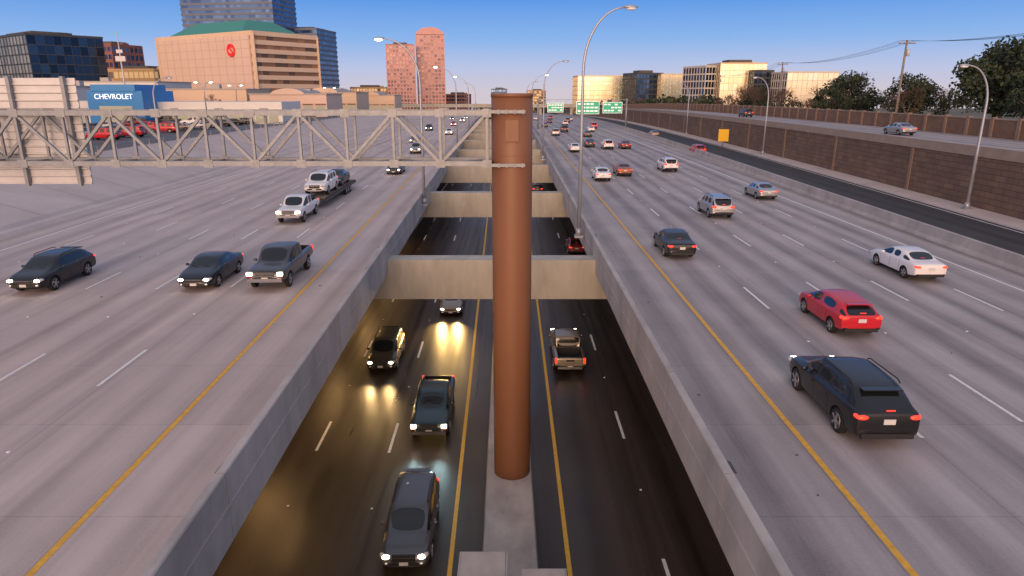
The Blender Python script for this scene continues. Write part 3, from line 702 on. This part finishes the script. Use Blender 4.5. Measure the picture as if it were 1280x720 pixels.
shop('retail_store_building',-90,-62,380,24,8,F_CREAM,True)
mb=MB(); mb.tube([(-95,172,2.5),(-95,172,23.8)],[.25,.10],0,8); mb.box((-95,172,17.5),(2.4,.3,1.2),0); mb.box((-95,172,19.2),(1.5,.3,.8),0); mb.obj('antenna_mast',[C_PANEL])
mb=MB(); z=-1.6
mb.box((-60,590,z),(330,14,1.8)); mb.box((-60,583.2,z+1.4),(330,.4,1.1))
for x in range(-210,100,26): mb.box((x,590,z-6),(2,10,10.4))
mb.obj('overpass_bridge',[C_BEAM])
e=bpy.data.objects.new('overhead_sign_gantry',None); COL.objects.link(e)
GREEN=mat('sign_face_green',(.01,.26,.13),.4,emit=(.02,.7,.35),es=.3); SW=mat('sign_legend_white',(.8,.8,.8),.5,emit=(1,1,1),es=.4)
mb=MB(); yg=200; zg=prof(yg)
for x in (7.5,33): mb.tube([(x,yg+.5,zg),(x,yg+.5,zg+8.6)],.25,0,8)
for zz in (6.8,8.2): 
    for y in (yg+.1,yg+1): mb.box((20.2,y,zg+zz),(26,.12,.12),0)
for i in range(18): bar((7.5+i*1.45,yg+.1,zg+(6.8 if i%2 else 8.2)),(7.5+(i+1)*1.45,yg+.1,zg+(8.2 if i%2 else 6.8)),.05)
mb.obj('gantry_frame',[C_GALV],e)
mb=MB()
for cx,w,hh in ((21.8,6.6,3.6),(28.9,5.6,3.1),(12.5,4.6,2.6)):
    mb.box((cx,yg-.15,zg+6.0),(w,.1,hh),1); mb.box((cx,yg-.22,zg+6.0),(w-.25,.06,hh-.25),0)
    for r_ in range(3):
        for q in range(5):
            if random.random()<.85: mb.box((cx-w*.36+q*w*.18,yg-.27,zg+6.0+hh*.28-r_*hh*.27),(w*.14,.03,hh*.12),1)
mb.obj('sign_faces',[GREEN,SW],e)
mb=MB(); yx=RO(128)+9
mb.tube([(yx,128,prof(128)-.3),(yx,128,3.0)],.10,0,8); mb.box((yx,127.8,2.0),(1.9,.1,2.2),1)
mb.obj('yellow_warning_sign',[C_GALV,mat('sign_yellow',(.75,.45,.02),.4)])

# ------------------------------------------------------------ trees
BARK=mat('bark',(.10,.08,.06),.9,var=.3,scale=4)
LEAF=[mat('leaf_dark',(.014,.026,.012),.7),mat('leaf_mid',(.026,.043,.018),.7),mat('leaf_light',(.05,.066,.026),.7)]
TW=mat('bare_twigs',(.12,.075,.055),.9)
def tree(x,y,z,h,cw,seed,n=2600,name='evergreen_oak_tree'):
    rr=random.Random(seed); mb=MB()
    mb.tube([(0,0,-.3),(rr.uniform(-.2,.2),0,h*.2),(rr.uniform(-.3,.3),.1,h*.45)],[.38,.28,.2],0,8)
    cl=[]
    for i in range(26):
        a=rr.uniform(0,6.28); q=math.sqrt(rr.random()); zz=h*(.22+.68*rr.random()); lim=math.sin(min(1,max(.15,(1.02-zz/h)*1.5))*math.pi/2)
        c=Vector((math.cos(a)*q*cw/2*lim,math.sin(a)*q*cw/2*lim,zz)); cl.append((c,rr.uniform(.09,.17)*cw))
        mb.tube([(0,0,h*.25+rr.random()*h*.15),(c.x*.5,c.y*.5,zz*.75),tuple(c)],[.13,.08,.03],0,5)
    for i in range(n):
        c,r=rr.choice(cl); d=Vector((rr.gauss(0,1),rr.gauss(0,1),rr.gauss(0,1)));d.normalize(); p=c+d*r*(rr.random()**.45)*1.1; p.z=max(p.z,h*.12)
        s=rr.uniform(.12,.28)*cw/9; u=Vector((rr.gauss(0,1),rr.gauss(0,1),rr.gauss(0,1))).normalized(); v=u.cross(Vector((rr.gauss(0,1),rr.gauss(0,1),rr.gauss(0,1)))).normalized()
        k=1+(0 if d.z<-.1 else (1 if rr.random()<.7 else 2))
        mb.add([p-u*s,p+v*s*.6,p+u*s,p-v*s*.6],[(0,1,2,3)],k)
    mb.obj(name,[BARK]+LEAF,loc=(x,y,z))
def bare(x,y,z,h,seed,name='bare_tree'):
    rr=random.Random(seed); mb=MB()
    def br(p,d,L,r,dep):
        q=p+d*L; mid=p+d*L*.5+Vector((rr.uniform(-1,1),rr.uniform(-1,1),0))*L*.06
        mb.tube([p,mid,q],[r,r*.85,r*.65],0 if dep<3 else 1,5 if dep<3 else 3,cap=False)
        if dep>=6: return
        for _ in range(3 if dep<5 else 2):
            nd=(d+Vector((rr.gauss(0,.45),rr.gauss(0,.45),rr.gauss(.08,.25)))).normalized(); br(q if rr.random()<.6 else mid.lerp(q,.5),nd,L*rr.uniform(.66,.84),max(r*.6,.018),dep+1)
    br(Vector((0,0,-.2)),Vector((0,0,1)),h*.25,h*.022,0)
    mb.obj(name,[BARK,TW],loc=(x,y,z))
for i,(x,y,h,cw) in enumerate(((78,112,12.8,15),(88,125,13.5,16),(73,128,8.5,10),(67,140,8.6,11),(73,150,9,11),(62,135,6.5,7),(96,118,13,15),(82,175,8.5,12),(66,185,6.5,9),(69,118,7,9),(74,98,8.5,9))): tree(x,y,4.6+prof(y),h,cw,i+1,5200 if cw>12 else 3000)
for i,(x,y,h) in enumerate(((66,116,7.5),(76,122,8),(61,160,8),(64,172,8),(70,200,9),(75,215,9),(84,190,9),(62,200,7),(85,240,9),(58,150,7),(60,185,8),(60,172,9),(63,190,10))): bare(x,y,4.6+prof(y),h,i+3)
for i,(x,y,h) in enumerate(((-84,118,11),(-92,124,12),(-99,122,11),(-88,128,11),(-95,130,12),(-88,205,8),(-76,262,8),(-113,215,9),(-70,210,6))): bare(x,y,3+prof(y),h,i+40)
mb=MB(); rr=random.Random(5)
def mass(x0,x1,y0,y1,zb,hmin,hmax,n):
    for i in range(n):
        x=rr.uniform(x0,x1); y=rr.uniform(y0,y1); hh=rr.uniform(hmin,hmax); cw=hh*rr.uniform(.8,1.2); z=prof(y)+zb; km=rr.choice((0,1,1,2,3))
        for k in range(60):
            d=Vector((rr.gauss(0,1),rr.gauss(0,1),rr.gauss(0,1))).normalized()*(rr.random()**.4)
            p=Vector((x+d.x*cw/2,y+d.y*cw/2,z+hh*.5+d.z*hh*.5)); s=rr.uniform(.5,1.1)*hh/7
            u=Vector((rr.gauss(0,1),rr.gauss(0,1),rr.gauss(0,1))).normalized(); v=u.cross(Vector((rr.gauss(0,1),rr.gauss(0,1),rr.gauss(0,1)))).normalized()
            mb.add([p-u*s,p+v*s*.7,p+u*s,p-v*s*.7],[(0,1,2,3)],km)
mass(62,230,270,420,4.6,3,6.5,110); mass(60,260,430,700,4,4,7,110); mass(-420,-95,420,620,2,5,9,120); mass(-200,200,760,1000,0,7,11,140); mass(-50,250,1000,1500,0,9,14,80)
mass(62,74,190,500,4.6,3,6,30)
mb.obj('distant_trees',[TW]+LEAF)

# ------------------------------------------------------------ world / sun / camera
SUN_EL,SUN_AZ=R(8),R(188)
W=bpy.data.worlds.new('World'); S.world=W; W.use_nodes=True; n=W.node_tree.nodes; l=W.node_tree.links
bg=n['Background']
sky=n.new('ShaderNodeTexSky'); sky.sky_type='NISHITA'; sky.sun_disc=False; sky.sun_elevation=SUN_EL; sky.sun_rotation=SUN_AZ; sky.air_density=1.0; sky.dust_density=1.5; sky.ozone_density=3
tc=n.new('ShaderNodeTexCoord'); sp=n.new('ShaderNodeSeparateXYZ'); l.new(tc.outputs['Generated'],sp.inputs[0])
cr=n.new('ShaderNodeValToRGB'); E=cr.color_ramp.elements
E[0].position=0; E[0].color=(.74,.66,.74,1); E[1].position=1; E[1].color=(.46,.50,.64,1)
for p,c in ((.03,(.56,.62,.88)),(.07,(.27,.49,.93)),(.125,(.09,.31,.86)),(.25,(.16,.28,.64)),(.45,(.40,.45,.62))):
    q=E.new(p); q.color=(*c,1)
l.new(sp.outputs[2],cr.inputs[0])
sc=n.new('ShaderNodeVectorMath'); sc.operation='SCALE'; sc.inputs['Scale'].default_value=.10; l.new(sky.outputs[0],sc.inputs[0])
mx=n.new('ShaderNodeMix'); mx.data_type='RGBA'; mx.inputs[0].default_value=.85
l.new(sc.outputs[0],mx.inputs[6]); l.new(cr.outputs[0],mx.inputs[7])
sd=Vector((math.sin(SUN_AZ)*math.cos(SUN_EL),math.cos(SUN_AZ)*math.cos(SUN_EL),math.sin(SUN_EL)))
dp=n.new('ShaderNodeVectorMath'); dp.operation='DOT_PRODUCT'; dp.inputs[1].default_value=sd; l.new(tc.outputs['Generated'],dp.inputs[0])
mr=n.new('ShaderNodeMapRange'); mr.inputs['From Min'].default_value=.0; mr.inputs['From Max'].default_value=1; l.new(dp.outputs['Value'],mr.inputs[0])
pw=n.new('ShaderNodeMath'); pw.operation='POWER'; pw.inputs[1].default_value=6.0; l.new(mr.outputs[0],pw.inputs[0])
gs=n.new('ShaderNodeVectorMath'); gs.operation='SCALE'; gs.inputs[0].default_value=(4.2,2.4,1.2); l.new(pw.outputs[0],gs.inputs['Scale'])
ad=n.new('ShaderNodeVectorMath'); ad.operation='ADD'; l.new(mx.outputs[2],ad.inputs[0]); l.new(gs.outputs[0],ad.inputs[1])
l.new(ad.outputs[0],bg.inputs['Color']); bg.inputs['Strength'].default_value=1.0
sl=bpy.data.lights.new('sun','SUN'); sl.energy=1.2; sl.angle=R(20); sl.color=(1,.64,.44)
so=bpy.data.objects.new('sun',sl); COL.objects.link(so); so.rotation_euler=(-sd).to_track_quat('-Z','Y').to_euler(); so.location=(0,0,60)

cam=bpy.data.cameras.new('camera'); cam.sensor_width=36; cam.lens=23.6; cam.clip_start=.1; cam.clip_end=12000
co=bpy.data.objects.new('camera',cam); COL.objects.link(co); co.location=(0,0,9.7); co.rotation_euler=(R(90-16.26),0,0); S.camera=co
S.view_settings.view_transform='Standard'; S.view_settings.look='None'; S.view_settings.exposure=0
